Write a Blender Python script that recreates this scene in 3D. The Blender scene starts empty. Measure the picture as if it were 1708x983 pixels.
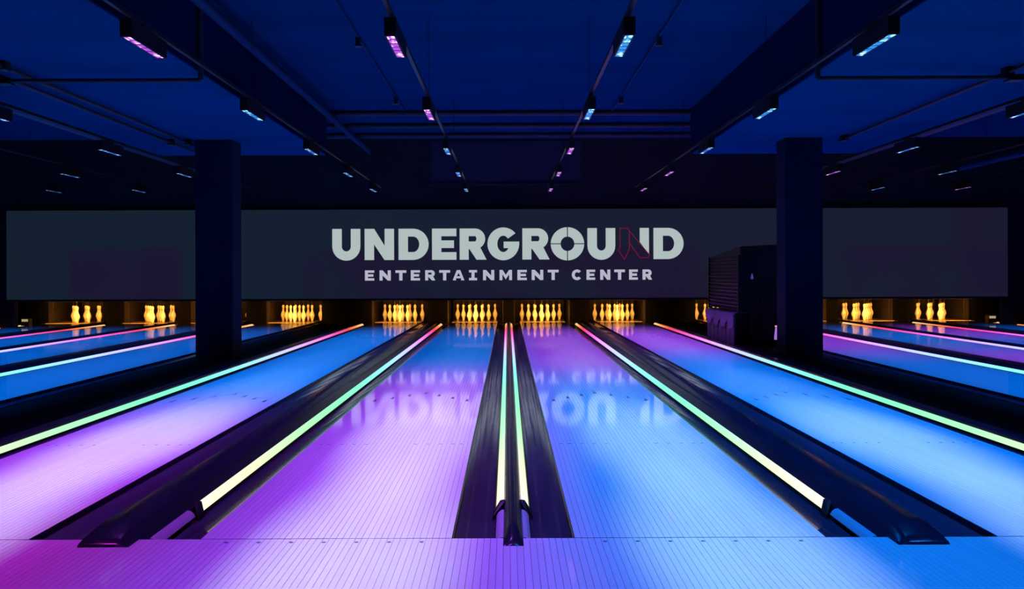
import bpy, math, random
from mathutils import Matrix, Vector
random.seed(7)
S = bpy.context.scene
COL = S.collection

# ------------------------------------------------------------------ camera, world, exposure
CAM_Y, CAM_Z, F = -3.96, 1.109, 1572.0           # Y = distance past the foul line
cam = bpy.data.objects.new('camera', bpy.data.cameras.new('camera')); COL.objects.link(cam)
cam.data.sensor_width = 36.0; cam.data.lens = F / 1708 * 36.0
cam.data.shift_x = 7.3 / 1708; cam.data.shift_y = -33.9 / 1708
cam.data.clip_start = 0.05; cam.data.clip_end = 100
cam.matrix_world = Matrix.Translation((-0.02, CAM_Y, CAM_Z)) @ Matrix.Rotation(math.radians(90), 4, 'X') @ Matrix.Rotation(-0.0034, 4, 'Z')
S.camera = cam
S.view_settings.view_transform = 'Standard'; S.view_settings.look = 'None'
S.view_settings.gamma = 1.0; S.view_settings.exposure = 0.0; S.view_settings.use_curve_mapping = False
S.cycles.use_denoising = True
S.cycles.max_bounces = 8; S.cycles.diffuse_bounces = 4; S.cycles.glossy_bounces = 4
S.cycles.sample_clamp_indirect = 6.0
w = bpy.data.worlds.new('world'); S.world = w; w.use_nodes = True
w.node_tree.nodes['Background'].inputs[0].default_value = (0.002, 0.006, 0.02, 1)
w.node_tree.nodes['Background'].inputs[1].default_value = 0.25

PINK_A = (0.58, 0.02, 0.72); PINK = (0.37, 0.065, 1.0); BLUE = (0.0, 0.19, 1.0); CYAN = (0.004, 0.21, 1.0)
CORE = {'pink': (0.78, 1.0, 0.8), 'magenta': (0.60, 0.90, 0.85), 'blue': (0.28, 0.72, 1.0), 'light blue': (0.50, 0.75, 0.9)}
CORE_POWER = 225.0
FIX_POWER = 530.0
LAMP_POWER = 25.0

# ------------------------------------------------------------------ materials
def mat(name, color=(0.5, 0.5, 0.5), rough=0.5, metal=0.0, emit=None, strength=0.0, coat=0.0, spec=0.5,
        noise=None, bump=None, lines=None, vary=0.0):
    m = bpy.data.materials.new(name); m.use_nodes = True
    nt = m.node_tree; b = nt.nodes['Principled BSDF']
    b.inputs['Base Color'].default_value = (*color, 1); b.inputs['Roughness'].default_value = rough
    b.inputs['Metallic'].default_value = metal; b.inputs['Coat Weight'].default_value = coat
    b.inputs['Coat Roughness'].default_value = 0.05; b.inputs['Specular IOR Level'].default_value = spec
    if emit:
        b.inputs['Emission Color'].default_value = (*emit, 1); b.inputs['Emission Strength'].default_value = strength
    tc = nt.nodes.new('ShaderNodeTexCoord')
    src = None
    if noise:                                     # (scale xyz, amount) colour mottling and roughness wear
        mp = nt.nodes.new('ShaderNodeMapping'); mp.inputs['Scale'].default_value = noise[0]
        n = nt.nodes.new('ShaderNodeTexNoise'); n.inputs['Scale'].default_value = 1.0; n.inputs['Detail'].default_value = 4
        nt.links.new(tc.outputs['Object'], mp.inputs[0]); nt.links.new(mp.outputs[0], n.inputs['Vector'])
        r = nt.nodes.new('ShaderNodeMapRange')
        r.inputs['To Min'].default_value = 1 - noise[1]; r.inputs['To Max'].default_value = 1 + noise[1]
        nt.links.new(n.outputs['Fac'], r.inputs['Value'])
        mx = nt.nodes.new('ShaderNodeVectorMath'); mx.operation = 'SCALE'; mx.inputs[0].default_value = color
        nt.links.new(r.outputs[0], mx.inputs['Scale']); src = mx.outputs[0]
        r2 = nt.nodes.new('ShaderNodeMapRange'); r2.inputs['To Min'].default_value = rough * 0.75; r2.inputs['To Max'].default_value = rough * 1.3
        nt.links.new(n.outputs['Fac'], r2.inputs['Value']); nt.links.new(r2.outputs[0], b.inputs['Roughness'])
    if vary:
        oi = nt.nodes.new('ShaderNodeObjectInfo'); r = nt.nodes.new('ShaderNodeMapRange')
        r.inputs['To Min'].default_value = 1 - vary; r.inputs['To Max'].default_value = 1.0
        nt.links.new(oi.outputs['Random'], r.inputs['Value'])
        mx = nt.nodes.new('ShaderNodeVectorMath'); mx.operation = 'SCALE'
        if src: nt.links.new(src, mx.inputs[0])
        else: mx.inputs[0].default_value = color
        nt.links.new(r.outputs[0], mx.inputs['Scale']); src = mx.outputs[0]
    if lines:                                     # fine board joints along Y, too narrow to model here
        sx = nt.nodes.new('ShaderNodeSeparateXYZ'); nt.links.new(tc.outputs['Object'], sx.inputs[0])
        dv = nt.nodes.new('ShaderNodeMath'); dv.operation = 'DIVIDE'; dv.inputs[1].default_value = lines
        fr = nt.nodes.new('ShaderNodeMath'); fr.operation = 'FRACT'
        lt = nt.nodes.new('ShaderNodeMath'); lt.operation = 'LESS_THAN'; lt.inputs[1].default_value = 0.06
        nt.links.new(sx.outputs[0], dv.inputs[0]); nt.links.new(dv.outputs[0], fr.inputs[0]); nt.links.new(fr.outputs[0], lt.inputs[0])
        ml = nt.nodes.new('ShaderNodeMix'); ml.data_type = 'RGBA'; ml.inputs[7].default_value = (0.06, 0.06, 0.07, 1)
        nt.links.new(lt.outputs[0], ml.inputs[0])
        if src: nt.links.new(src, ml.inputs[6])
        else: ml.inputs[6].default_value = (*color, 1)
        src = ml.outputs[2]
    if src: nt.links.new(src, b.inputs['Base Color'])
    if bump:                                      # (scale xyz, strength)
        mp = nt.nodes.new('ShaderNodeMapping'); mp.inputs['Scale'].default_value = bump[0]
        n = nt.nodes.new('ShaderNodeTexNoise'); n.inputs['Scale'].default_value = 1.0; n.inputs['Detail'].default_value = 3
        nt.links.new(tc.outputs['Object'], mp.inputs[0]); nt.links.new(mp.outputs[0], n.inputs['Vector'])
        bp = nt.nodes.new('ShaderNodeBump'); bp.inputs['Strength'].default_value = bump[1]; bp.inputs['Distance'].default_value = 0.01
        nt.links.new(n.outputs['Fac'], bp.inputs['Height']); nt.links.new(bp.outputs[0], b.inputs['Normal'])
        if coat: nt.links.new(bp.outputs[0], b.inputs['Coat Normal'])
    return m

LANE = (0.74, 0.72, 0.76)
M = {
 'board': mat('lane_laminate', LANE, 0.055, vary=0.06),
 'slab': mat('lane_laminate_lined', LANE, 0.07, lines=0.02703),
 'joint': mat('joint_filler', (0.03, 0.03, 0.035), 0.6),
 'gutter': mat('gutter_plastic', (0.040, 0.026, 0.050), 0.11, noise=((9, 1.4, 9), 0.5), bump=((60, 2.5, 10), 0.05), spec=0.5),
 'cap': mat('cap_plastic', (0.014, 0.008, 0.022), 0.22, noise=((14, 3, 14), 0.4), bump=((40, 3, 20), 0.05), spec=0.35),
 'black': mat('black_metal', (0.003, 0.003, 0.004), 0.5, spec=0.25),
 'matte': mat('matte_black_cover', (0.002, 0.002, 0.004), 0.7, spec=0.08, noise=((3, 3, 3), 0.3)),
 'diffuser': mat('unlit_diffuser', (0.45, 0.42, 0.5), 0.35),
 'marker': mat('lane_marker', (0.03, 0.03, 0.035), 0.4),
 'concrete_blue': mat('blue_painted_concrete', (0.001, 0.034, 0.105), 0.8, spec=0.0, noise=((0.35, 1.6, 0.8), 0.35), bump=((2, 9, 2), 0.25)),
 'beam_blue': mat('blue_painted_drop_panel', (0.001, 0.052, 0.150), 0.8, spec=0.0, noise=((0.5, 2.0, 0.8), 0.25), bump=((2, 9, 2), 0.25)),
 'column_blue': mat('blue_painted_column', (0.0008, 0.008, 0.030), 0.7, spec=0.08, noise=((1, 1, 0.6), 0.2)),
 'face_shade': mat('shaded_drop_panel_blue', (0.0003, 0.010, 0.045), 0.8, spec=0.0, noise=((2, 0.6, 1), 0.4)),  # drop panel blue, darkened to paint in the shade on its upright side
 'pipe_blue': mat('blue_painted_pipe', (0.001, 0.03, 0.09), 0.7, spec=0.05),
 'pipe_dark': mat('dark_conduit', (0.002, 0.006, 0.02), 0.6),
 'black_wall': mat('black_painted_wall', (0.006, 0.007, 0.012), 0.8, noise=((0.6, 0.6, 0.3), 0.5)),
 'panel_wall': mat('dark_blue_panel', (0.012, 0.018, 0.05), 0.7),
 'post_black': mat('matte_black_post', (0.0012, 0.001, 0.001), 0.8, spec=0.05),
 'kick': mat('kickback_wood', (0.012, 0.007, 0.004), 0.6, noise=((3, 3, 18), 0.5)),
 'deck': mat('pin_deck_wood', (0.12, 0.07, 0.03), 0.12),
 'deckedge': mat('deck_edge_brass', (0.55, 0.33, 0.14), 0.35),
 'cushion': mat('pit_cushion', (0.012, 0.008, 0.005), 0.9, noise=((2, 2, 14), 0.4)),
 'string': mat('pin_string', (0.12, 0.09, 0.06), 0.8),
 'lampbar': mat('pinsetter_tube', (0.4, 0.3, 0.2), 0.4, emit=(1, 0.62, 0.36), strength=0.35),
 'steel': mat('rail_steel', (0.025, 0.022, 0.022), 0.4, metal=0.6),
 'letter': mat('projected_letter', (0.0, 0.0, 0.0), 0.9, emit=(0.43, 0.51, 0.51), strength=1.0, spec=0),
 'letter_small': mat('projected_small_letter', (0.0, 0.0, 0.0), 0.9, emit=(0.46, 0.46, 0.56), strength=1.0, spec=0),
 'redline': mat('projected_red_line', (0, 0, 0), 0.9, emit=(0.19, 0.008, 0.03), strength=1.0, spec=0),
 'darkline': mat('projected_dark_line', (0, 0, 0), 0.9, emit=(0.010, 0.012, 0.028), strength=1.0, spec=0),
 'crate': mat('grey_crate_plastic', (0.10, 0.09, 0.12), 0.6),
 'cloth': mat('grey_cloth', (0.22, 0.20, 0.26), 0.9),
 'cabinet': mat('cabinet_black', (0.004, 0.004, 0.007), 0.6, spec=0.2),
 'louver': mat('louvre_black', (0.005, 0.004, 0.007), 0.5, spec=0.3),
 'glowpost': mat('glow_post', (0.5, 0.4, 0.6), 0.4, emit=(0.42, 0.20, 0.75), strength=0.8),
 'glowrim': mat('glow_rim', (0.5, 0.3, 0.2), 0.4, emit=(1.0, 0.30, 0.30), strength=1.2),
 'glowlamp': mat('glow_lamp', (0.4, 0.4, 0.6), 0.4, emit=(0.10, 0.10, 0.45), strength=0.35),
 'signbox': mat('lit_box_face', (0.5, 0.4, 0.3), 0.5, emit=(0.65, 0.50, 0.28), strength=0.6),
}

def led_material():
    """Addressable LED strip: its colour runs along the lane, warm white by the foul line to red and amber by the pins."""
    m = bpy.data.materials.new('led_strip_glow'); m.use_nodes = True; nt = m.node_tree; b = nt.nodes['Principled BSDF']
    b.inputs['Base Color'].default_value = (0.15, 0.15, 0.15, 1); b.inputs['Roughness'].default_value = 0.4
    tc = nt.nodes.new('ShaderNodeTexCoord'); sx = nt.nodes.new('ShaderNodeSeparateXYZ'); nt.links.new(tc.outputs['Object'], sx.inputs[0])
    mr = nt.nodes.new('ShaderNodeMapRange'); mr.inputs['From Min'].default_value = 0; mr.inputs['From Max'].default_value = 17.6
    nt.links.new(sx.outputs[1], mr.inputs['Value'])
    cr = nt.nodes.new('ShaderNodeValToRGB'); nt.links.new(mr.outputs[0], cr.inputs[0])
    stops = [(0.5, (1.0, .84, .58)), (1.6, (.72, .86, .40)), (2.8, (.38, .82, .32)), (4.2, (.22, .80, .34)), (5.6, (.18, .76, .43)), (7.3, (.24, .75, .70)),
             (9.0, (.42, .62, .95)), (10.6, (.60, .42, .95)), (12.2, (.75, .20, .66)), (13.8, (.78, .06, .36)), (15.3, (.80, .04, .08)), (16.2, (.9, .22, .05)), (17.1, (.9, .52, .22))]
    el = cr.color_ramp.elements
    while len(el) < len(stops): el.new(0.5)
    for e, (y, c) in zip(el, stops): e.position = y / 17.6; e.color = (*c, 1)
    nt.links.new(cr.outputs[0], b.inputs['Emission Color']); b.inputs['Emission Strength'].default_value = 1.3
    return m
M['led'] = led_material()

def pin_material():
    m = bpy.data.materials.new('bowling_pin_coat'); m.use_nodes = True; nt = m.node_tree; b = nt.nodes['Principled BSDF']
    b.inputs['Roughness'].default_value = 0.25
    tc = nt.nodes.new('ShaderNodeTexCoord'); sx = nt.nodes.new('ShaderNodeSeparateXYZ'); nt.links.new(tc.outputs['Object'], sx.inputs[0])
    cr = nt.nodes.new('ShaderNodeValToRGB'); cr.color_ramp.interpolation = 'CONSTANT'; nt.links.new(sx.outputs[2], cr.inputs[0])
    W = (0.85, 0.80, 0.68, 1); R = (0.75, 0.30, 0.14, 1)
    el = cr.color_ramp.elements; el[0].position = 0; el[0].color = W; el[1].position = 0.272; el[1].color = R
    for p, c in ((0.279, W), (0.291, R), (0.298, W)):
        e = el.new(p); e.color = c
    nt.links.new(cr.outputs[0], b.inputs['Base Color'])
    return m
M['pin'] = pin_material()

def lens_material(name, col, hot):
    m = bpy.data.materials.new(name); m.use_nodes = True; nt = m.node_tree; b = nt.nodes['Principled BSDF']
    b.inputs['Base Color'].default_value = (0.02, 0.02, 0.03, 1)
    tc = nt.nodes.new('ShaderNodeTexCoord'); mp = nt.nodes.new('ShaderNodeMapping'); mp.inputs['Scale'].default_value = (22, 9.5, 1); mp.inputs['Location'].default_value = (0.3, 0.2, 0)
    v = nt.nodes.new('ShaderNodeTexVoronoi'); v.inputs['Scale'].default_value = 1.0
    nt.links.new(tc.outputs['Object'], mp.inputs[0]); nt.links.new(mp.outputs[0], v.inputs['Vector'])
    mx = nt.nodes.new('ShaderNodeMix'); mx.data_type = 'RGBA'; mx.inputs[6].default_value = (*hot, 1); mx.inputs[7].default_value = (*col, 1)
    r = nt.nodes.new('ShaderNodeMapRange'); r.inputs['From Min'].default_value = 0.2; r.inputs['From Max'].default_value = 0.5
    nt.links.new(v.outputs['Distance'], r.inputs['Value']); nt.links.new(r.outputs[0], mx.inputs[0])
    nt.links.new(mx.outputs[2], b.inputs['Emission Color']); b.inputs['Emission Strength'].default_value = 1.3
    return m
LENS = {'pink': lens_material('lens_pink', (0.35, 0.05, 0.55), (2.2, 1.3, 2.2)), 'blue': lens_material('lens_blue', (0.02, 0.13, 0.55), (0.9, 1.6, 2.2)),
        'light blue': lens_material('lens_light_blue', (0.02, 0.22, 0.65), (0.9, 2.0, 2.2))}

def screen_material():
    """Projection screen: the projected picture is dark slate with dim violet fields."""
    m = bpy.data.materials.new('projection_screen_picture'); m.use_nodes = True; nt = m.node_tree; b = nt.nodes['Principled BSDF']
    b.inputs['Base Color'].default_value = (0.02, 0.02, 0.025, 1); b.inputs['Roughness'].default_value = 0.9; b.inputs['Specular IOR Level'].default_value = 0
    tc = nt.nodes.new('ShaderNodeTexCoord'); sx = nt.nodes.new('ShaderNodeSeparateXYZ'); nt.links.new(tc.outputs['Object'], sx.inputs[0])
    def ramp(sock, a, c):
        r = nt.nodes.new('ShaderNodeMapRange'); r.interpolation_type = 'SMOOTHSTEP'
        r.inputs['From Min'].default_value = a; r.inputs['From Max'].default_value = c; nt.links.new(sock, r.inputs['Value']); return r.outputs[0]
    def op(o, a, c):
        n = nt.nodes.new('ShaderNodeMath'); n.operation = o
        for i, x in enumerate((a, c)):
            if isinstance(x, (int, float)): n.inputs[i].default_value = x
            else: nt.links.new(x, n.inputs[i])
        return n.outputs[0]
    X, Z = sx.outputs[0], sx.outputs[2]
    px = lambda p: (p - 846.7) * 20 / F - 0.02
    low = ramp(Z, 1.78, 1.62)
    left = op('MULTIPLY', ramp(X, px(108), px(122)), ramp(X, px(312), px(296)))
    mid = ramp(X, px(495), px(520))
    a = op('MULTIPLY', low, op('ADD', left, mid))
    a = op('MAXIMUM', a, op('MULTIPLY', ramp(X, px(1560), px(1605)), 0.8))
    n = nt.nodes.new('ShaderNodeTexNoise'); n.inputs['Scale'].default_value = 0.55; nt.links.new(tc.outputs['Object'], n.inputs['Vector'])
    a = op('MULTIPLY', a, ramp(n.outputs['Fac'], 0.25, 0.55))
    a = op('MAXIMUM', a, op('MULTIPLY', ramp(X, px(500), px(1000)), 0.35))
    mx = nt.nodes.new('ShaderNodeMix'); mx.data_type = 'RGBA'
    mx.inputs[6].default_value = (0.0068, 0.0138, 0.0240, 1); mx.inputs[7].default_value = (0.0105, 0.0075, 0.0245, 1)
    nt.links.new(a, mx.inputs[0]); nt.links.new(mx.outputs[2], b.inputs['Emission Color']); b.inputs['Emission Strength'].default_value = 1.0
    return m
M['screen'] = screen_material()

# ------------------------------------------------------------------ mesh helpers
class MB:
    def __init__(s): s.v = []; s.f = []
    def add(s, vs, fs):
        o = len(s.v); s.v += [tuple(p) for p in vs]; s.f += [tuple(i + o for i in f) for f in fs]; return s
    def box(s, x0, x1, y0, y1, z0, z1):
        return s.add([(x0,y0,z0),(x1,y0,z0),(x1,y1,z0),(x0,y1,z0),(x0,y0,z1),(x1,y0,z1),(x1,y1,z1),(x0,y1,z1)],
                     [(0,3,2,1),(4,5,6,7),(0,1,5,4),(1,2,6,5),(2,3,7,6),(3,0,4,7)])
    def tube(s, a, b, r, n=10):
        a, b = Vector(a), Vector(b); d = (b - a).normalized(); u = d.orthogonal().normalized(); v = d.cross(u)
        vs = [p + (u * math.cos(2*math.pi*i/n) + v * math.sin(2*math.pi*i/n)) * r for p in (a, b) for i in range(n)]
        return s.add(vs, [(i, (i+1) % n, n + (i+1) % n, n + i) for i in range(n)] + [tuple(range(n))[::-1], tuple(range(n, 2*n))])
    def lathe(s, prof, n=16):
        vs = []; fs = []
        for r, z in prof: vs += [(r*math.cos(2*math.pi*i/n), r*math.sin(2*math.pi*i/n), z) for i in range(n)]
        for k in range(len(prof)-1): fs += [(k*n+i, k*n+(i+1)%n, (k+1)*n+(i+1)%n, (k+1)*n+i) for i in range(n)]
        fs += [tuple(range(n))[::-1], tuple(range((len(prof)-1)*n, len(prof)*n))]
        return s.add(vs, fs)
    def loft(s, rows, closed=True):
        """rows: equal-length rings of points"""
        n = len(rows[0]); vs = [p for r in rows for p in r]; fs = []
        for k in range(len(rows)-1):
            for i in range(n if closed else n-1): j = (i+1) % n; fs.append((k*n+i, k*n+j, (k+1)*n+j, (k+1)*n+i))
        if closed: fs += [tuple(range(n))[::-1], tuple(range((len(rows)-1)*n, len(rows)*n))]
        return s.add(vs, fs)
    def build(s, name, m, parent=None, loc=None, smooth=False, bevel=0):
        me = bpy.data.meshes.new(name); me.from_pydata(s.v, [], s.f); me.materials.append(m)
        import bmesh
        bm = bmesh.new(); bm.from_mesh(me); bmesh.ops.recalc_face_normals(bm, faces=bm.faces); bm.to_mesh(me); bm.free()
        if smooth: me.shade_smooth(); me.set_sharp_from_angle(angle=math.radians(40))
        o = bpy.data.objects.new(name, me); COL.objects.link(o)
        if parent: o.parent = parent
        if loc: o.location = loc
        if bevel:
            bv = o.modifiers.new('bevel', 'BEVEL'); bv.width = bevel; bv.segments = 2; bv.limit_method = 'ANGLE'
        return o

def tag(o, label=None, cat=None, group=None, kind=None):
    if label: o['label'] = label
    if cat: o['category'] = cat
    if group: o['group'] = group
    if kind: o['kind'] = kind
    return o
def empty(name, loc, label, cat, group=None):
    o = bpy.data.objects.new(name, None); o.location = loc; o.empty_display_size = 0.1; COL.objects.link(o)
    return tag(o, label, cat, group)
def child(name, data, parent, loc=(0, 0, 0), label=None):
    o = bpy.data.objects.new(name, data); COL.objects.link(o); o.parent = parent; o.location = loc
    if label: o['label'] = label
    return o
def struct(o, label=None): return tag(o, label, kind='structure')

# ------------------------------------------------------------------ lane layout
LW = 1.054
CX = {1: 0.7855, 2: 2.5645, 3: 5.05, 4: 6.83, 5: 8.40, 6: 10.18}
ORD = {1: 'first', 2: 'second', 3: 'third', 4: 'fourth', 5: 'fifth', 6: 'sixth'}
def side(s): return 'left' if s < 0 else 'right'
def lane_phrase(s, k): return f"{ORD[k]} lane {side(s)} of centre"

# ------------------------------------------------------------------ room shell
struct(MB().box(-14, 14, -8, 22, -0.35, -0.15).build('floor', M['matte']), 'black sub floor under the bowling lanes')
ap = struct(MB().box(-14, 14, -8, -0.002, -0.15, -0.0125).build('floor', M['joint']), 'approach floor of narrow pale boards in front of the foul line')
PB = 0.02703
bm_ = MB().box(-PB/2 + 0.0007, PB/2 - 0.0007, -4.2, -0.005, -0.0125, 0.0).build('board', M['board'], ap)
NB = 119
xs = [i * PB for i in range(-NB, NB + 1)]
bm_.location = (xs[0], 0, 0)
for x in xs[1:]: child('board', bm_.data, ap, (x, 0, 0))
XB = (NB + 0.5) * PB
for a, b in ((-14, -XB - 0.001), (XB + 0.001, 14)):
    MB().box(a, b, -4.2, -0.005, -0.0125, 0.0).build('board_field', M['slab'], ap)
MB().box(-14, 14, -8, -4.2, -0.0125, 0.0).build('board_field', M['slab'], ap)

CE = 13.35
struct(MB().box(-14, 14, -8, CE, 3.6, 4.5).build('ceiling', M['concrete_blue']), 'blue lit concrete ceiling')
struct(MB().box(-14, 14, CE, 22, 4.4, 4.5).build('ceiling', M['black_wall']), 'black ceiling beyond the slab edge')
for s in (-1, 1):
    a, b = sorted((s*2.77, s*5.42))
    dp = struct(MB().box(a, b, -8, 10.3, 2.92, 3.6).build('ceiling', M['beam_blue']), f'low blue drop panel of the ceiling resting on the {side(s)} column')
    MB().box(*sorted((s*2.77, s*2.755)), -8, 10.3, 2.925, 3.6).build('face_shade', M['face_shade'], dp)  # thin sheet added over the inner side, its shade put into the colour
    struct(MB().box(*sorted((s*14, s*14.2)), -8, 22, -0.35, 4.5).build('wall_' + side(s), M['black_wall']))
struct(MB().box(-14, 14, 21.8, 22, -0.35, 4.5).build('wall_back', M['black_wall']))
struct(MB().box(-14, 14, -8.2, -8, -0.35, 4.5).build('wall_front', M['black_wall']))
bh = struct(MB().box(-14, 14, 16.25, 16.45, 2.3, 4.4).build('wall_bulkhead', M['black_wall']), 'black bulkhead wall above the long screen')
MB().box(-1.66, 1.55, 16.21, 16.25, 3.06, 3.96).build('wall_panel', M['panel_wall'], bh)
MB().box(-1.70, 1.59, 16.16, 16.25, 3.01, 3.06).build('ledge', M['pipe_dark'], bh)
for s in (-1, 1):
    struct(MB().box(*sorted((s*10.62, s*14)), 16.26, 16.44, -0.15, 2.3).build('wall_' + side(s), M['black_wall']), f'black wall at the {side(s)} end of the long screen')

# columns
for s in (-1, 1):
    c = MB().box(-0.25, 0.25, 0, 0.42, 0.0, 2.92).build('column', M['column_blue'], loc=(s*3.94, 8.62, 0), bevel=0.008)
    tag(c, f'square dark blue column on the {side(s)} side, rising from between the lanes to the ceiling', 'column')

# ------------------------------------------------------------------ ceiling services
for s in (-1, 1):
    lab = 'dark conduit across the {} drop panel with a downpipe on its inner face'.format(side(s))
    r = empty('conduit', (s*2.755, 4.36, 2.9), lab, 'conduit')
    MB().tube((-s*0.03, 0, -0.07), (-s*0.03, 0, 0.7), 0.024).build('riser', M['pipe_dark'], r, smooth=True)
    MB().tube((-s*0.03, 0, -0.07), (s*(1.75 if s < 0 else 2.0), 0, -0.07), 0.02).build('cross_pipe', M['pipe_dark'], r, smooth=True)
    MB().box(s*1.70-0.06, s*1.70+0.06, -0.06, 0.06, -0.10, -0.05).build('junction_box', M['black'], r)
for x, n in ((-4.27, 'inner'), (-4.50, 'outer')):
    p = empty('conduit', (x, 0, 2.875), f'{n} one of two long dark conduits under the left drop panel', 'conduit', 'conduits under the left drop panel')
    MB().tube((0, -4.5, 0), (0, 9.6, 0), 0.02).build('pipe', M['pipe_dark'], p, smooth=True)
    for y in (4.0, 8.6): MB().box(-0.035, 0.035, y-0.05, y+0.05, -0.03, 0.044).build('clamp', M['black'], p)
p = empty('conduit', (4.40, 0, 2.875), 'single long dark conduit under the right drop panel', 'conduit')
MB().tube((0, -4.5, 0), (0, 8.6, 0), 0.018).build('pipe', M['pipe_dark'], p, smooth=True)
for y in (4.36, 8.4): MB().box(-0.035, 0.035, y-0.05, y+0.05, -0.03, 0.044).build('clamp', M['black'], p)
p = tag(MB().tube((0, -6, 0), (0, 13.9, 0), 0.05, 14).build('water_pipe', M['pipe_blue'], loc=(-2.63, 0, 3.44), smooth=True),
        'thick blue pipe running along the top of the left drop panel face', 'pipe')
for y, r, n in ((10.35, 0.04, 'nearest'), (11.55, 0.04, 'middle'), (12.6, 0.04, 'furthest')):
    tag(MB().tube((-5, y, 3.555), (5, y, 3.555), r, 12).build('cross_pipe', M['pipe_dark'], smooth=True),
        f'{n} of three dark pipes crossing under the central ceiling bay', 'pipe', 'pipes crossing the central ceiling bay')
for s in (-1, 1):
    p = empty('sprinkler_line', (s*1.56, 0, 3.57), f'thin conduit with small drop heads on the ceiling, {side(s)} of the centre', 'conduit')
    MB().tube((0, -5, 0), (0, 10.2, 0), 0.012, 8).build('pipe', M['pipe_blue'], p)
    for y in (5.8, 9.1):
        MB().tube((0, y, 0), (0, y, -0.09), 0.03, 10).tube((0, y, -0.09), (0, y, -0.10), 0.045, 10).build('drop_head', M['pipe_dark'], p)
    if s > 0: tag(MB().tube((0, -5, 0), (0, 12.5, 0), 0.05, 12).build('duct', M['pipe_blue'], loc=(s*7.8, 0, 2.92), smooth=True),
        f'blue pipe hanging under the ceiling above the far right lanes', 'pipe')
    tag(MB().box(-0.07, 0.07, -6, 13.2, -0.05, 0.05).build('cable_tray', M['pipe_dark'], loc=(s*5.55, 0, 3.0)),
        f'dark cable tray along the outer edge of the {side(s)} drop panel', 'cable tray')

# ------------------------------------------------------------------ spotlight tracks and fixtures
FY = [6.45 - 3.96 + 2.745 * k for k in range(-2, 5)]
FT = ['pink', 'pink', 'pink', 'pink', 'blue', 'blue', 'blue']
COLS = {(-1, 1): ['pink','pink','pink','pink','blue','blue','blue'],
        (1, 1): ['blue','light blue','light blue','light blue','pink','pink','pink'],
        (-1, 2): ['magenta','magenta','pink','light blue','blue','blue','blue'],
        (1, 2): ['blue','light blue','light blue','light blue','blue','pink','pink'],
        (-1, 3): ['blue']*7, (1, 3): ['blue','blue','blue','blue','blue','pink','pink'],
        (-1, 4): ['blue']*7, (1, 4): ['blue','blue','blue','blue','pink','blue','blue'],
        (-1, 5): ['blue']*7, (1, 5): ['blue','blue','blue','blue','blue','blue','pink'],
        (-1, 6): ['blue']*7, (1, 6): ['blue']*7}
FIRST = {1: 0, 2: 0, 3: 1, 4: 2, 5: 3, 6: 4}
LC = {'pink': PINK, 'magenta': PINK_A, 'blue': BLUE, 'light blue': CYAN}
body_me = MB().box(-0.038, 0.038, -0.32, 0.32, 0.0, 0.115).build('body', M['black'], bevel=0.004)
ring = MB()
for i in range(1, 6): y = -0.3 + i*0.1; ring.box(-0.026, 0.026, y-0.003, y+0.003, -0.004, 0.0)
for sx in (-1, 1): ring.box(sx*0.030-0.004, sx*0.030+0.004, -0.31, 0.31, -0.006, 0.0)
for sy in (-1, 1): ring.box(-0.034, 0.034, sy*0.313-0.004, sy*0.313+0.004, -0.006, 0.0)
louv_me = ring.build('louvre', M['black'])
adap_me = MB().box(-0.022, 0.022, -0.07, 0.07, 0.115, 0.14).build('track_adapter', M['black'])
lens_me = {k: MB().box(-0.026, 0.026, -0.305, 0.305, -0.0015, -0.0005).build('lens', m) for k, m in LENS.items()}
PLACE = ['behind the camera', 'above the foul line', 'nearest in view', 'second nearest', 'third in the row', 'fourth in the row', 'furthest in the row']
ZF = CAM_Z + 1.56
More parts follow.
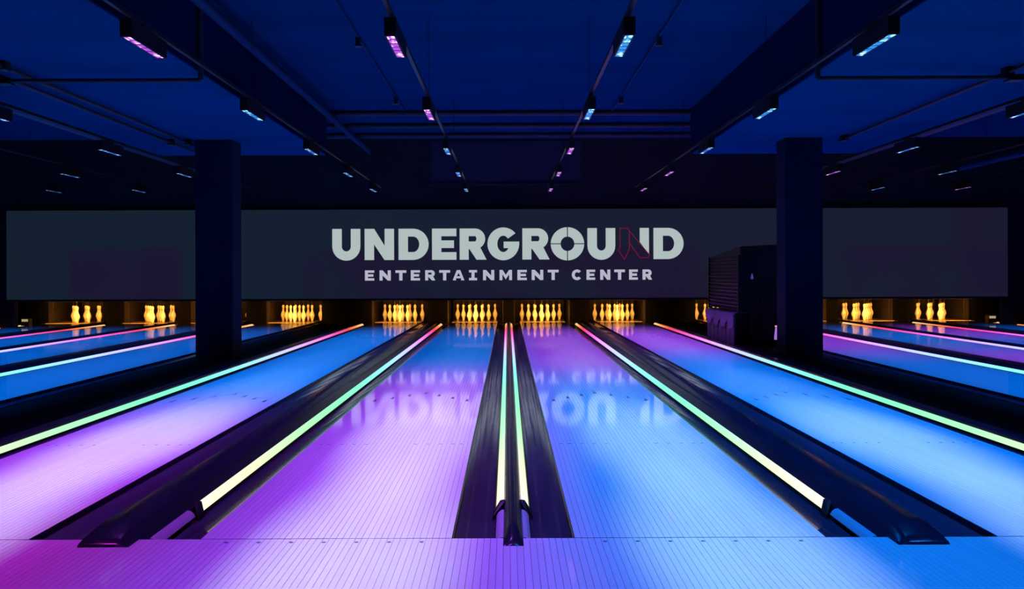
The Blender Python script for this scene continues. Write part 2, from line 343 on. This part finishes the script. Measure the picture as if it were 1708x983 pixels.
for s in (-1, 1):
    for k in range(1, 7):
        tx = s*CX[k] if k > 2 else s*{1: 0.78, 2: 2.50}[k]
        y0 = FY[FIRST[k]] - 1.2
        tr = tag(MB().box(-0.014, 0.014, y0, 14.6, 0.14, 0.17).build('light_track', M['steel'] if k < 3 else M['black'], loc=(tx, 0, ZF)),
                 f'thin dark lighting track over the {lane_phrase(s, k)}', 'light track', 'lighting tracks')
        for hy in (y0 + 0.5, 5.2, 9.5):                       # hangers up to the slab or drop panel
            top = 3.6 if not (2.77 < abs(tx) < 5.42 and hy < 10.3) else 2.92
            if hy > y0: MB().tube((0, hy, 0.17), (0, hy, top - ZF), 0.003, 6).build('hanger_rod', M['black'], tr)
        for i in range(FIRST[k], 7):
            c = COLS[(s, k)][i]; cn = 'pink' if c == 'magenta' else c
            f = empty('spotlight', (tx, FY[i], ZF), f"black linear spotlight lit {cn}, {PLACE[i]}, over {lane_phrase(s, k)}", 'spotlight', 'linear spotlights on the tracks')
            child('body', body_me.data, f); child('louvre', louv_me.data, f); child('track_adapter', adap_me.data, f)
            for md in body_me.modifiers:
                pass
            child('lens', lens_me[cn].data, f)
            l = bpy.data.lights.new('spotlight_glow', 'SPOT'); l.spot_size = math.radians(54); l.spot_blend = 1.0; l.shadow_soft_size = 0.05
            l.color = LC[c]; l.energy = FIX_POWER * {'pink': 1.0, 'magenta': 0.95, 'blue': 0.95, 'light blue': 1.05}[c] * (1.0 if k == 1 else 1.25 if k == 2 else 0.9) * ({0: 0.25, 1: 0.65}.get(i, 1.0) if k == 1 else {0: 0.12, 1: 0.45}.get(i, 1.0))
            lo = child('spotlight_glow', l, f, (0, 0, -0.07)); lo.scale = (1, 2.8, 1); lo.rotation_euler = (0, math.radians(-3 if k == 1 else 0), 0)      # elliptical beam, long axis down the lane
            if k < 3 and i > 0:                              # the narrow whiter cells of the fixture, fanned along the lane
                l = bpy.data.lights.new('cell_glow', 'SPOT'); l.spot_size = math.radians(24); l.spot_blend = 1.0; l.shadow_soft_size = 0.03
                l.color = CORE[c]; l.energy = CORE_POWER * {1: 1.15, 2: 1.25, 3: 0.35, 4: 0.35, 5: 0.25, 6: 0.12}[i] * (1.0 if c != 'blue' else 0.6)
                lo = child('cell_glow', l, f, (0, 0, -0.04)); lo.scale = (1, 4.6, 1); lo.rotation_euler = (0, math.radians(-3 if k == 1 else 0), 0)
for o in [body_me, louv_me, adap_me] + list(lens_me.values()): bpy.data.objects.remove(o)

# ------------------------------------------------------------------ lanes
board_me = MB().box(-PB/2 + 0.0007, PB/2 - 0.0007, 0.004, 17.85, -0.0125, 0.0).build('board', M['board'])
arrow_me = MB().add([(-0.016, -0.07, 0), (0.016, -0.07, 0), (0, 0.07, 0), (-0.016, -0.07, 0.0008), (0.016, -0.07, 0.0008), (0, 0.07, 0.0008)],
                    [(0, 2, 1), (3, 4, 5), (0, 1, 4, 3), (1, 2, 5, 4), (2, 0, 3, 5)]).build('arrow', M['marker'])
dot_me = MB().lathe([(0.009, 0), (0.009, 0.0008)], 12).build('dot', M['marker'])
PINPOS = []
for r, name in ((0, ['head pin']), (1, ['second row left', 'second row right']), (2, ['third row left', 'third row middle', 'third row right']),
                (3, ['back row far left', 'back row inner left', 'back row inner right', 'back row far right'])):
    for i, n in enumerate(name): PINPOS.append(((i - r/2) * 0.3048, r * 0.264, n))
prof = [(0.0257, 0), (0.0286, 0.012), (0.036, 0.05), (0.0495, 0.086), (0.0605, 0.115), (0.0578, 0.149), (0.0469, 0.184), (0.0312, 0.219),
        (0.0249, 0.24), (0.0229, 0.254), (0.0237, 0.27), (0.0262, 0.298), (0.0310, 0.325), (0.0323, 0.343), (0.0295, 0.362), (0.018, 0.376), (0.005, 0.381)]
pin_me = MB().lathe(prof, 18).build('bowling_pin', M['pin'], smooth=True)
string_me = MB().tube((0, 0, 0.382), (0, 0, 0.565), 0.0022, 6).tube((0, 0, 0.378), (0, 0, 0.40), 0.009, 8).build('string', M['string'])
lamp_me = MB().tube((-0.47, 0, 0), (0.47, 0, 0), 0.008, 10).build('tube', M['lampbar'], smooth=True)
hous_me = MB().box(-0.5, 0.5, -0.02, 0.03, 0.010, 0.045).build('housing', M['black'])

for s in (-1, 1):
    for k in range(1, 7):
        cx = s*CX[k]
        L = empty('bowling_lane', (cx, 0, 0), f'pale glossy bowling lane, {lane_phrase(s, k)}', 'bowling lane', 'bowling lanes')
        MB().box(-LW/2, LW/2, 0.0, 17.85, -0.15, -0.0125).build('lane_bed', M['joint'], L)
        if k < 3:
            for i in range(39): child('board', board_me.data, L, ((i - 19) * PB, 0, 0))
        else:
            MB().box(-LW/2, LW/2, 0.0035, 17.85, -0.0125, 0.0).build('lane_surface', M['slab'], L)
        MB().box(-LW/2, LW/2, 17.90, 19.30, -0.15, 0.0).build('pin_deck', M['deck'], L)
        MB().box(-LW/2, LW/2, 17.85, 17.90, -0.15, 0.004).build('deck_edge', M['deckedge'], L)
        if k < 4:
            for j in range(-3, 4): child('arrow', arrow_me.data, L, (j*5*PB, 4.86 - 0.17*abs(j), 0.0))
            for j in (3, 5, 8, 11, 14):
                for q in (-1, 1): child('dot', dot_me.data, L, (q*(20 - j)*PB, 2.2, 0.0))
        if k < 3:
            for j in range(-3, 4): child('dot', dot_me.data, ap, (cx + j*5*PB, -0.055, 0.0))
        # pins on strings
        for dx, dy, n in PINPOS:
            p = bpy.data.objects.new('bowling_pin', pin_me.data); COL.objects.link(p); p.location = (cx + dx, 18.29 + dy, 0.0)
            tag(p, f'cream bowling pin, {n}, on the {lane_phrase(s, k)}', 'bowling pin', f'pins on the {lane_phrase(s, k)}')
            st = child('string', string_me.data, p)
            if k == 6 and n in ('third row right', 'third row left', 'back row inner right'): st.rotation_euler = (0, 0.12, 0)
        pl = empty('pinsetter_lamp', (cx, 17.62, 0.52), f'thin warm tube lamp above the pins of the {lane_phrase(s, k)}', 'lamp', 'pinsetter lamps')
        child('tube', lamp_me.data, pl); child('housing', hous_me.data, pl)
        l = bpy.data.lights.new('pinsetter_glow', 'AREA'); l.shape = 'RECTANGLE'; l.size = 0.92; l.size_y = 0.04
        l.color = (1.0, 0.41, 0.06); l.energy = LAMP_POWER; l.spread = math.radians(130)
        lo = child('pinsetter_glow', l, pl, (0, 0.02, -0.02)); lo.rotation_euler = (math.radians(62), 0, 0)
for o in (board_me, arrow_me, dot_me, pin_me, string_me, lamp_me, hous_me): bpy.data.objects.remove(o)

# ------------------------------------------------------------------ dividers: gutters, caps, LED strips
GEND = 18.2
def gutter(parent, xe, s, wd=0.2, far=-0.05):
    """xe: lane edge, s: direction away from the lane"""
    P = [(0, -0.002), (0.0015, -0.030), (0.03, -0.044), (0.07, -0.054), (0.11, -0.058), (0.15, -0.058), (0.18, -0.054), (0.2, far)]
    pts = [(xe + s*x*wd/0.2, z) for x, z in P] + [(xe + s*wd, -0.14), (xe, -0.14)]
    rows = [[(x, y, z) for x, z in pts] for y in [0.0, 4.5, 9, 13.5, GEND]]
    return MB().loft(rows).build('gutter', M['gutter'], parent, smooth=True)
def strip(parent, x0, s, lit_from=0.62):
    """x0: inner top edge, s: the way it faces (+1 right)"""
    sec = [(0, 0.0), (0.014, -0.003), (0.028, -0.014), (0.037, -0.030), (0.033, -0.036), (0, -0.036)]
    sec = [(x0 + s*x, z) for x, z in sec]
    MB().loft([[(x, y, z) for x, z in sec] for y in (lit_from, 6, 12, 17.35)]).build('light_strip', M['led'], parent, smooth=True)
    MB().loft([[(x0 + s*a, y, z) for a, z in ((-0.004, -0.004), (-0.001, -0.037), (0.036, -0.037), (0.041, -0.030), (0.044, -0.034), (0.044, -0.064), (-0.004, -0.064))] for y in (lit_from, 17.36)]).build('strip_housing', M['black'], parent)
    c = MB().loft([[(x - s*0.003, y, z - 0.004) for x, z in sec] for y in (0.03, lit_from - 0.12)]).build('strip_cover', M['diffuser'], parent, smooth=True)
    c['label'] = 'unlit pale strip cover'
    br = [(x0 - s*0.004, 0.010), (x0 + s*0.018, 0.006), (x0 + s*0.050, -0.034), (x0 + s*0.058, -0.070), (x0 - s*0.004, -0.070)]
    rows = [[(x, lit_from - 0.13 + (0.10 if abs(x - x0) < 0.03 else 0.0), z) for x, z in br],
            [(x, lit_from - 0.04 + (0.06 if abs(x - x0) < 0.03 else 0.0), z) for x, z in br]]
    MB().loft(rows).build('bracket', M['black'], parent)
    MB().loft([[(x0 + s*a, y, z) for a, z in ((0.044, -0.056), (0.052, -0.052), (0.052, -0.062), (0.044, -0.062))] for y in (0.5, 17.4)]).build('retainer_rail', M['steel'], parent)
def cap(parent, prof, name='cap', floor=-0.14):
    rows = []
    for y, f in ((-0.118, 0.04), (-0.108, 0.30), (-0.07, 0.55), (-0.02, 0.76), (-0.001, 0.80), (0.0, 0.82), (0.06, 0.95), (0.14, 1.0), (6, 1), (12, 1), (17.6, 1)):
        lim = lambda x: x if y > 0.003 else max(-0.105, min(0.105, x)); y = y if y != 0.0 else 0.004
        rows.append([(lim(x), y, (z*f if z > 0 else (0.0005 if y < 0 else z))) for x, z in prof] +
                    [(lim(prof[-1][0]), y, 0.0005 if y < 0 else floor), (lim(prof[0][0]), y, 0.0005 if y < 0 else floor)])
    return MB().loft(rows).build(name, M['cap'], parent, smooth=True)
def narrow(cx, lab):
    D = empty('lane_divider', (cx, 0, 0), lab, 'lane divider', 'lane dividers')
    for s in (-1, 1):
        gutter(D, s*0.2577, -s, 0.178)
        strip(D, s*0.042, s)
    cap(D, [(-0.042 + 0.084*i/8 if 0 < i < 8 else (-0.042, 0.042)[i > 0], max(0.0, 0.042*math.sin(math.pi*i/8)) if 0 < i < 8 else 0.0) for i in range(9)])
    return D
def wide(cx, face, lab):
    """ball-return divider: camera-side gutter with LED strip, broad cap, plain gutter on the other side. face = side (+1/-1) with the strip"""
    D = empty('lane_divider', (cx, 0, 0), lab, 'lane divider', 'lane dividers'); h = 0.3618; f = face
    gutter(D, f*h, -f, 0.178)
    strip(D, f*(h - 0.222), f)
    gutter(D, -f*h, f, 0.25, 0.0)
    pr = [(-f*0.1125, 0.0), (-f*0.108, 0.030), (-f*0.092, 0.044), (-f*0.02, 0.048), (f*0.05, 0.046), (f*0.078, 0.036), (f*0.092, 0.012), (f*0.128, -0.012), (f*0.140, -0.030)]
    cap(D, pr)
    MB().box(*sorted((f*0.145, f*0.175)), 0.0, 17.4, -0.14, -0.064).build('strip_base', M['black'], D)
    return D
def gapcover(s, ka, kb, lab):
    xa = s*(CX[ka] + LW/2) if ka in CX else None; xb = s*(CX[kb] - LW/2) if kb in CX else s*13.9
    cx = (xa + xb) / 2; D = empty('gap_cover', (cx, 0, 0), lab, 'floor cover'); a = xa - cx; b = xb - cx
    gutter(D, a, s, 0.178); strip(D, a + s*0.222, -s)
    if kb in CX: gutter(D, b, -s, 0.24, 0.0)
    c0 = a + s*0.225; c1 = b - s*(0.24 if kb in CX else 0)
    MB().box(*sorted((c0, c1)), 0.001, 17.4, -0.14, -0.006).build('cover', M['matte'], D)
    MB().loft([[(c0 + s*x, y, z) for x, z in ((0.004, -0.006), (0.008, 0.016), (0.03, 0.022), (0.10, 0.022), (0.11, -0.006))] for y in (-0.1 + 0.101, 8, 17.4)]).build('edge_ledge', M['cap'], D)
    for y in (1.5, 2.9, 5.4, 7.8, 10.2, 12.6, 15.0):
        MB().lathe([(0.009, 0.021), (0.007, 0.027), (0.002, 0.029)], 10).build('rivet', M['steel'], D, loc=(c0 + s*0.05, y, 0))
    return D
narrow(0, 'narrow centre divider with two glowing strips beside a round black cap')
for s in (-1, 1):
    wide(s*1.675, -s, f'broad black divider with one glowing strip, between first and second lanes {side(s)} of centre')
    gapcover(s, 2, 3, f'wide black floor cover around the {side(s)} column, edged by a glowing strip')
    wide(s*5.94, -s, f'broad black divider with a glowing strip, between third and fourth lanes {side(s)} of centre')
    narrow(s*7.615, f'narrow divider with glowing strips, between fourth and fifth lanes {side(s)} of centre')
    wide(s*9.29, -s, f'broad black divider with a glowing strip, between fifth and sixth lanes {side(s)} of centre')
    gapcover(s, 6, 9, f'black floor cover beyond the sixth lane at the far {side(s)}')

# ------------------------------------------------------------------ pin pits
def kick(x0, x1, lab):
    x0, x1 = sorted((x0, x1))
    K = empty('kickback', ((x0+x1)/2, 18.22, -0.14), lab, 'partition', 'kickback partitions'); h = (x1-x0)/2
    MB().box(-h, h, 0.03, 2.3, 0, 1.1).build('partition_body', M['kick'], K)
    MB().box(-h, h, 0.0, 0.03, 0, 1.1).build('front_post', M['post_black'], K)
    for q in (-1, 1): MB().box(*sorted((q*h, q*(h+0.012))), 0.25, 0.32, 0.1, 1.0).build('side_rail', M['kick'], K)
kick(-0.13, 0.13, 'brown kickback partition behind the centre divider')
for s in (-1, 1):
    kick(s*1.44, s*1.91, f'brown kickback partition between first and second lanes {side(s)} of centre')
    kick(s*3.22, s*4.39, f'broad dark kickback partition behind the {side(s)} column')
    kick(s*5.70, s*6.18, f'brown kickback partition between third and fourth lanes {side(s)} of centre')
    kick(s*7.485, s*7.745, f'brown kickback partition between fourth and fifth lanes {side(s)} of centre')
    kick(s*9.05, s*9.53, f'brown kickback partition between fifth and sixth lanes {side(s)} of centre')
    kick(s*10.84, s*13.9, f'dark kickback partition beyond the sixth lane at the far {side(s)}')
    for k in range(1, 7):
        tag(MB().box(-0.62, 0.62, 0, 0.1, -0.14, 1.0).build('pit_cushion', M['cushion'], loc=(s*CX[k], 19.9, 0)),
            f'dark pit cushion behind the pins of the {lane_phrase(s, k)}', 'pit cushion', 'pit cushions')
        tag(MB().box(-0.640, 0.640, 0, 2.2, 0.565, 1.0).build('pinsetter', M['black'], loc=(s*CX[k], 17.55, 0)),
            f'black pinsetter housing above the pins of the {lane_phrase(s, k)}', 'pinsetter', 'pinsetter housings')
    b = empty('marker_box', (s*10.76, 17.0, -0.006), f'small dark box with a lit top panel by the sixth lane at the far {side(s)}', 'light box')
    MB().box(-0.09, 0.09, 0, 0.15, 0, 0.16).build('body', M['black'], b)
    MB().box(-0.07, 0.07, -0.006, 0, 0.095, 0.15).build('lit_panel', M['signbox'], b)

# ------------------------------------------------------------------ long screen with the sign
def PX(p): return (p - 846.7) * 20 / F - 0.02
def PZ(p): return CAM_Z + (457.6 - p) * 20 / F
SCR_Y = 16.04
sc = MB().box(PX(11), PX(1681), SCR_Y, SCR_Y + 0.06, PZ(497.5), PZ(349)).build('projection_screen', M['screen'])
tag(sc, 'long dark projection screen above the pins showing the white UNDERGROUND ENTERTAINMENT CENTER lettering', 'screen')
MB().box(PX(5), PX(1687), SCR_Y - 0.02, SCR_Y + 0.08, PZ(501), PZ(497.5)).build('lower_rail', M['black'], sc)
for i in range(9): MB().box(-9.6 + i*2.4, -9.52 + i*2.4, SCR_Y + 0.06, 16.25, 2.32, 2.40).build('mounting_arm', M['black'], sc)

U1, O1 = 540.0, 5.3375
def ux(u): return PX(U1 + u / O1)
def vz(v): return PZ(360 + v / O1)
def arc(cx, cy, rx, ry, a0, a1, n=14): return [(cx + rx*math.cos(math.radians(a0 + (a1-a0)*i/n)), cy - ry*math.sin(math.radians(a0 + (a1-a0)*i/n))) for i in range(n+1)]
def letter(polys, m, dy=0.004, name='letter'):
    """polys: closed outlines in sign pixels (u right, v down); inner outlines are holes"""
    cu = bpy.data.curves.new(name, 'CURVE'); cu.dimensions = '2D'; cu.fill_mode = 'BOTH'; cu.extrude = 0.002
    for P in polys:
        sp = cu.splines.new('POLY'); sp.points.add(len(P)-1); sp.use_cyclic_u = True
        for q, (u, v) in zip(sp.points, P): q.co = (ux(u), vz(v), 0, 1)
    tmp = bpy.data.objects.new('tmp', cu); COL.objects.link(tmp)
    me = bpy.data.meshes.new_from_object(tmp.evaluated_get(bpy.context.evaluated_depsgraph_get()))
    bpy.data.objects.remove(tmp); bpy.data.curves.remove(cu)
    me.materials.clear(); me.materials.append(m); me.transform(Matrix.Rotation(math.radians(90), 4, 'X'))
    o = bpy.data.objects.new(name, me); COL.objects.link(o); o.parent = sc; o.location = (0, SCR_Y - dy, 0); return o
def gU(x0, x1, t, b, st):
    r = (x1-x0)/2; c = (x0+x1)/2; ri = r - st; yb = b - r
    return [[(x0, t), (x0+st, t)] + arc(c, yb, ri, ri*1.05, 180, 360) + [(x1-st, t), (x1, t)] + arc(c, yb, r, r, 0, -180)]
def gN(x0, x1, t, b, st): d = st*1.02; return [[(x0,t),(x0+d,t),(x1-st,b-(b-t)*0.455),(x1-st,t),(x1,t),(x1,b),(x1-d*1.0,b),(x0+st,t+(b-t)*0.50),(x0+st,b),(x0,b)]]
def gD(x0, x1, t, b, st, sh):
    h = (b-t)/2; cy = (t+b)/2; xs_ = x1 - h*1.0
    return [[(x0, t)] + arc(xs_, cy, h, h, 90, -90, 20) + [(x0, b)],
            [(x0+st, t+sh)] + arc(xs_, cy, h-st, h-sh, 90, -90, 20) + [(x0+st, b-sh)]]
def gE(x0, x1, t, b, st, sh):
    m_ = (t+b)/2; h = sh/2; xm = x1 - (x1-x0)*0.10
    return [[(x0,t),(x1,t),(x1,t+sh),(x0+st,t+sh),(x0+st,m_-h),(xm,m_-h),(xm,m_+h),(x0+st,m_+h),(x0+st,b-sh),(x1,b-sh),(x1,b),(x0,b)]]
def gR(x0, x1, t, b, st, sh):
    bw = x1 - (x1-x0)*0.05; yb = t + (b-t)*0.66; r = (yb-t)/2; cy = t+r
    return [[(x0,t)] + arc(bw-r, cy, r, r, 90, -58, 16) + [(x1, b), (x1-st*1.12, b), (x0+st+(x1-x0)*0.03, yb-(b-t)*0.0), (x0+st, yb), (x0+st, b), (x0, b)],
            [(x0+st, t+sh)] + arc(bw-r-2, cy, r-st*0.95 if r-st*0.95 > 2 else 2, r-sh, 90, -90, 12) + [(x0+st, yb-sh)]]
def gG(x0, x1, t, b, st):
    r = (b-t)/2; rx = (x1-x0)/2; cx = (x0+x1)/2; cy = (t+b)/2; ri = r - st*0.80; rix = rx - st*0.96
    out = arc(cx, cy, rx, r, 40, 360, 26); inn = arc(cx, cy, rix, ri, 325, 40, 24)
    return [out[:-1] + [(x1, cy + 6), (x1, cy - 20), (cx + rx*0.02, cy - 20), (cx + rx*0.02, cy + 38), (cx + rix*0.80, cy + 38)] + inn]
def gC(x0, x1, t, b, st):
    r = (b-t)/2; rx = (x1-x0)/2; cx = (x0+x1)/2; cy = (t+b)/2
    return [arc(cx, cy, rx, r, 42, 318, 20) + arc(cx, cy, rx-st, r-st*0.9, 318, 42, 20)]
def gT(x0, x1, t, b, st, sh): c = (x0+x1)/2; return [[(x0,t),(x1,t),(x1,t+sh),(c+st/2,t+sh),(c+st/2,b),(c-st/2,b),(c-st/2,t+sh),(x0,t+sh)]]
def gA(x0, x1, t, b, st):
    c = (x0+x1)/2; h = b-t; w_ = (x1-x0)/2; hw = st*0.58
    return [[(c-hw,t),(c+hw,t),(x1,b),(x1-st*1.15,b),(c+w_*0.46,b-h*0.20),(c-w_*0.46,b-h*0.20),(x0+st*1.15,b),(x0,b)],
            [(c,t+h*0.28),(c+w_*0.30,t+h*0.60),(c-w_*0.30,t+h*0.60)]]
def gI(x0, x1, t, b, st, sh): c = (x0+x1)/2; return [[(x0,t),(x1,t),(x1,t+sh),(c+st/2,t+sh),(c+st/2,b-sh),(x1,b-sh),(x1,b),(x0,b),(x0,b-sh),(c-st/2,b-sh),(c-st/2,t+sh),(x0,t+sh)]]
def gM(x0, x1, t, b, st): c = (x0+x1)/2; h = b-t; return [[(x0,t),(x0+st,t),(c,t+h*0.48),(x1-st,t),(x1,t),(x1,b),(x1-st*0.95,b),(x1-st*0.95,t+h*0.42),(c,t+h*0.92),(x0+st*0.95,t+h*0.42),(x0+st*0.95,b),(x0,b)]]
T, B, ST, SH = 113, 391, 85, 70
off = 1601
BIG = [gU(77, 327, T, B+5, ST), gN(365, 627, T, B, 84), gD(667, 935, T, B, 84, SH), gE(965, 1182, T, B, 83, SH-2),
       gR(1211, 1450, T, B, 80, SH-2), gG(1458, 1741, T-9, B+6, 92), gR(168+off, 410+off, T, B, 80, SH-2)]
for g in BIG: letter(g, M['letter'])
ocx, ocy = 569.5 + off, (T+B)/2
for a0 in (0, 90, 180, 270):
    letter([arc(ocx, ocy, 149, 148, a0+1.5, a0+88.5, 14) + arc(ocx, ocy, 61, 64, a0+86.4, a0+3.6, 10)], M['letter'])
letter(gU(747+off, 995+off, T, B+5, ST), M['letter'])
letter([[(1213+off, T), (1295+off, T), (1295+off, T+235), (1213+off, T+125)]], M['letter'])
letter(gD(1335+off, 1603+off, T, B, 84, SH), M['letter'])
def line(pts, wd, m, closed=False):
    mb = MB(); P = [Vector((ux(u), SCR_Y - 0.010, vz(v))) for u, v in pts]
    if closed: P.append(P[0])
    for a, b in zip(P, P[1:]):
        d = (b-a).normalized(); n = Vector((-d.z, 0, d.x)) * wd/2; e = d * wd/2; t_ = Vector((0, 0.003, 0))
        mb.add([a-e-n, b+e-n, b+e+n, a-e+n, a-e-n+t_, b+e-n+t_, b+e+n+t_, a-e+n+t_], [(0,1,2,3),(4,7,6,5),(0,4,5,1),(1,5,6,2),(2,6,7,3),(3,7,4,0)])
    o = mb.build('red_outline', m, sc); o['label'] = 'thin red angular outline standing for the letter N'; return o
rd = lambda L: [(u+off, v+8) for u, v in L]
line(rd([(1037,108),(1105,108),(1120,130),(1120,290),(1077,385),(1020,300),(1037,280)]), 0.014, M['redline'], True)
line(rd([(1120,130),(1300,345),(1290,370),(1215,370),(1122,240)]), 0.014, M['redline'], True)
t2, b2, s2, h2 = 483, 574, 27, 21
SM = [gE(367,450,t2,b2,s2,h2), gN(497,597,t2,b2,s2), gT(638,735,t2,b2,s2+2,h2+2), gE(775,857,t2,b2,s2,h2), gR(903,993,t2,b2,s2,h2), gT(1028,1125,t2,b2,s2+2,h2+2),
      gA(1148,1252,t2,b2,s2), gI(1293,1365,t2,b2,s2,h2), gN(1418,1518,t2,b2,s2), gM(1565,1676,t2,b2,s2), gE(123+off,207+off,t2,b2,s2,h2), gN(250+off,353+off,t2,b2,s2),
      gT(393+off,490+off,t2,b2,s2+2,h2+2), gC(607+off,700+off,t2-2,b2+2,s2), gE(738+off,815+off,t2,b2,s2,h2), gN(860+off,950+off,t2,b2,s2), gT(985+off,1080+off,t2,b2,s2+2,h2+2),
      gE(1117+off,1195+off,t2,b2,s2,h2), gR(1237+off,1322+off,t2,b2,s2,h2)]
for g in SM: letter(g, M['letter_small'])

# ------------------------------------------------------------------ cabinet and odds by the right column
cab = empty('storage_cabinet', (3.56, 10.54, -0.006), 'tall black cabinet with a louvred side, standing behind the right column', 'cabinet')
def wedge(x0, x1, z0): return MB().add([(x0,0,z0),(x1,0,z0),(x1,2.2,z0),(x0,2.2,z0),(x0,0,1.53+x0*.05),(x1,0,1.53+x1*.05),(x1,2.2,1.40+x1*.05),(x0,2.2,1.40+x0*.05)],
         [(0,3,2,1),(4,5,6,7),(0,1,5,4),(1,2,6,5),(2,3,7,6),(3,0,4,7)])
wedge(0.16, 0.72, 0).build('body', M['cabinet'], cab, bevel=0.01)
wedge(0.0, 0.158, 0.535).build('side_compartment', M['cabinet'], cab, bevel=0.01)
MB().box(0.30, 0.70, -0.02, 0.0, 0.05, 0.98).build('door', M['cabinet'], cab, bevel=0.006)
sl = MB().box(-0.03, 0.0, 0.02, 2.16, -0.006, 0.006).build('louvre_slat', M['louver'], cab)
for i in range(15):
    z = 0.56 + i*0.058
    o = sl if i == 0 else child('louvre_slat', sl.data, cab)
    o.location = (0, 0, z); o.rotation_euler = (0, math.radians(-25), 0)
for y in (0.0, 2.14): MB().box(-0.035, 0.0, y, y+0.04, 0.51, 1.40).build('louvre_frame', M['louver'], cab)
lp = empty('bottle_lamp', (3.73, 10.50, 1.02), 'small dim violet bottle-shaped lamp on the front of the black cabinet', 'lamp')
MB().lathe([(0.018, 0), (0.021, 0.03), (0.012, 0.06), (0.010, 0.085)], 12).build('glass', M['glowlamp'], lp, smooth=True)
MB().box(-0.045, 0.045, -0.03, 0.04, -0.02, 0.0).build('bracket', M['black'], lp)
cr = empty('slatted_crate', (3.57, 10.62, -0.006), 'violet-lit slatted crate against the side of the black cabinet', 'crate')
MB().box(-0.06, 0.14, 0.02, 1.98, 0.0, 0.50).build('box', M['black'], cr)
for i in range(7):
    MB().box(-0.085, -0.06, 0.02 + i*0.285, 0.02 + i*0.285 + 0.24, 0.01, 0.46).build('slat', M['crate'], cr)
cl = MB(); rows = []
for j in range(25):
    y = -0.03 + j * 2.06/24; a = 0.12 + 0.14*abs(math.sin(j*0.52 + 0.3)) + 0.02*math.sin(j*2.1)
    rows.append([(0.12, y, 0.505), (-0.02, y, 0.515 + 0.01*math.sin(j)), (-0.095, y, 0.50), (-0.112 - 0.01*math.sin(j*1.7), y, 0.47), (-0.105, y, 0.50 - a),
                 (-0.100, y, 0.50 - a), (-0.095, y, 0.46), (-0.085, y, 0.492), (-0.02, y, 0.503), (0.12, y, 0.50)])
cl.loft(rows); d = cl.build('cloth', M['cloth'], loc=(3.57, 10.62, -0.004), smooth=True)
tag(d, 'crumpled grey-violet cloth draped over the slatted crate', 'cloth')
gp = empty('glow_post', (4.035, 10.26, -0.006), 'small glowing violet tapered post with an orange rim beside the right column', 'lamp')
MB().box(-0.07, 0.07, -0.06, 0.06, 0, 0.115).build('base', M['black'], gp, bevel=0.008)
MB().lathe([(0.036, 0.115), (0.034, 0.16), (0.022, 0.27), (0.020, 0.31)], 14).build('post', M['glowpost'], gp, smooth=True)
MB().lathe([(0.026, 0.31), (0.026, 0.325)], 14).build('rim', M['glowrim'], gp)
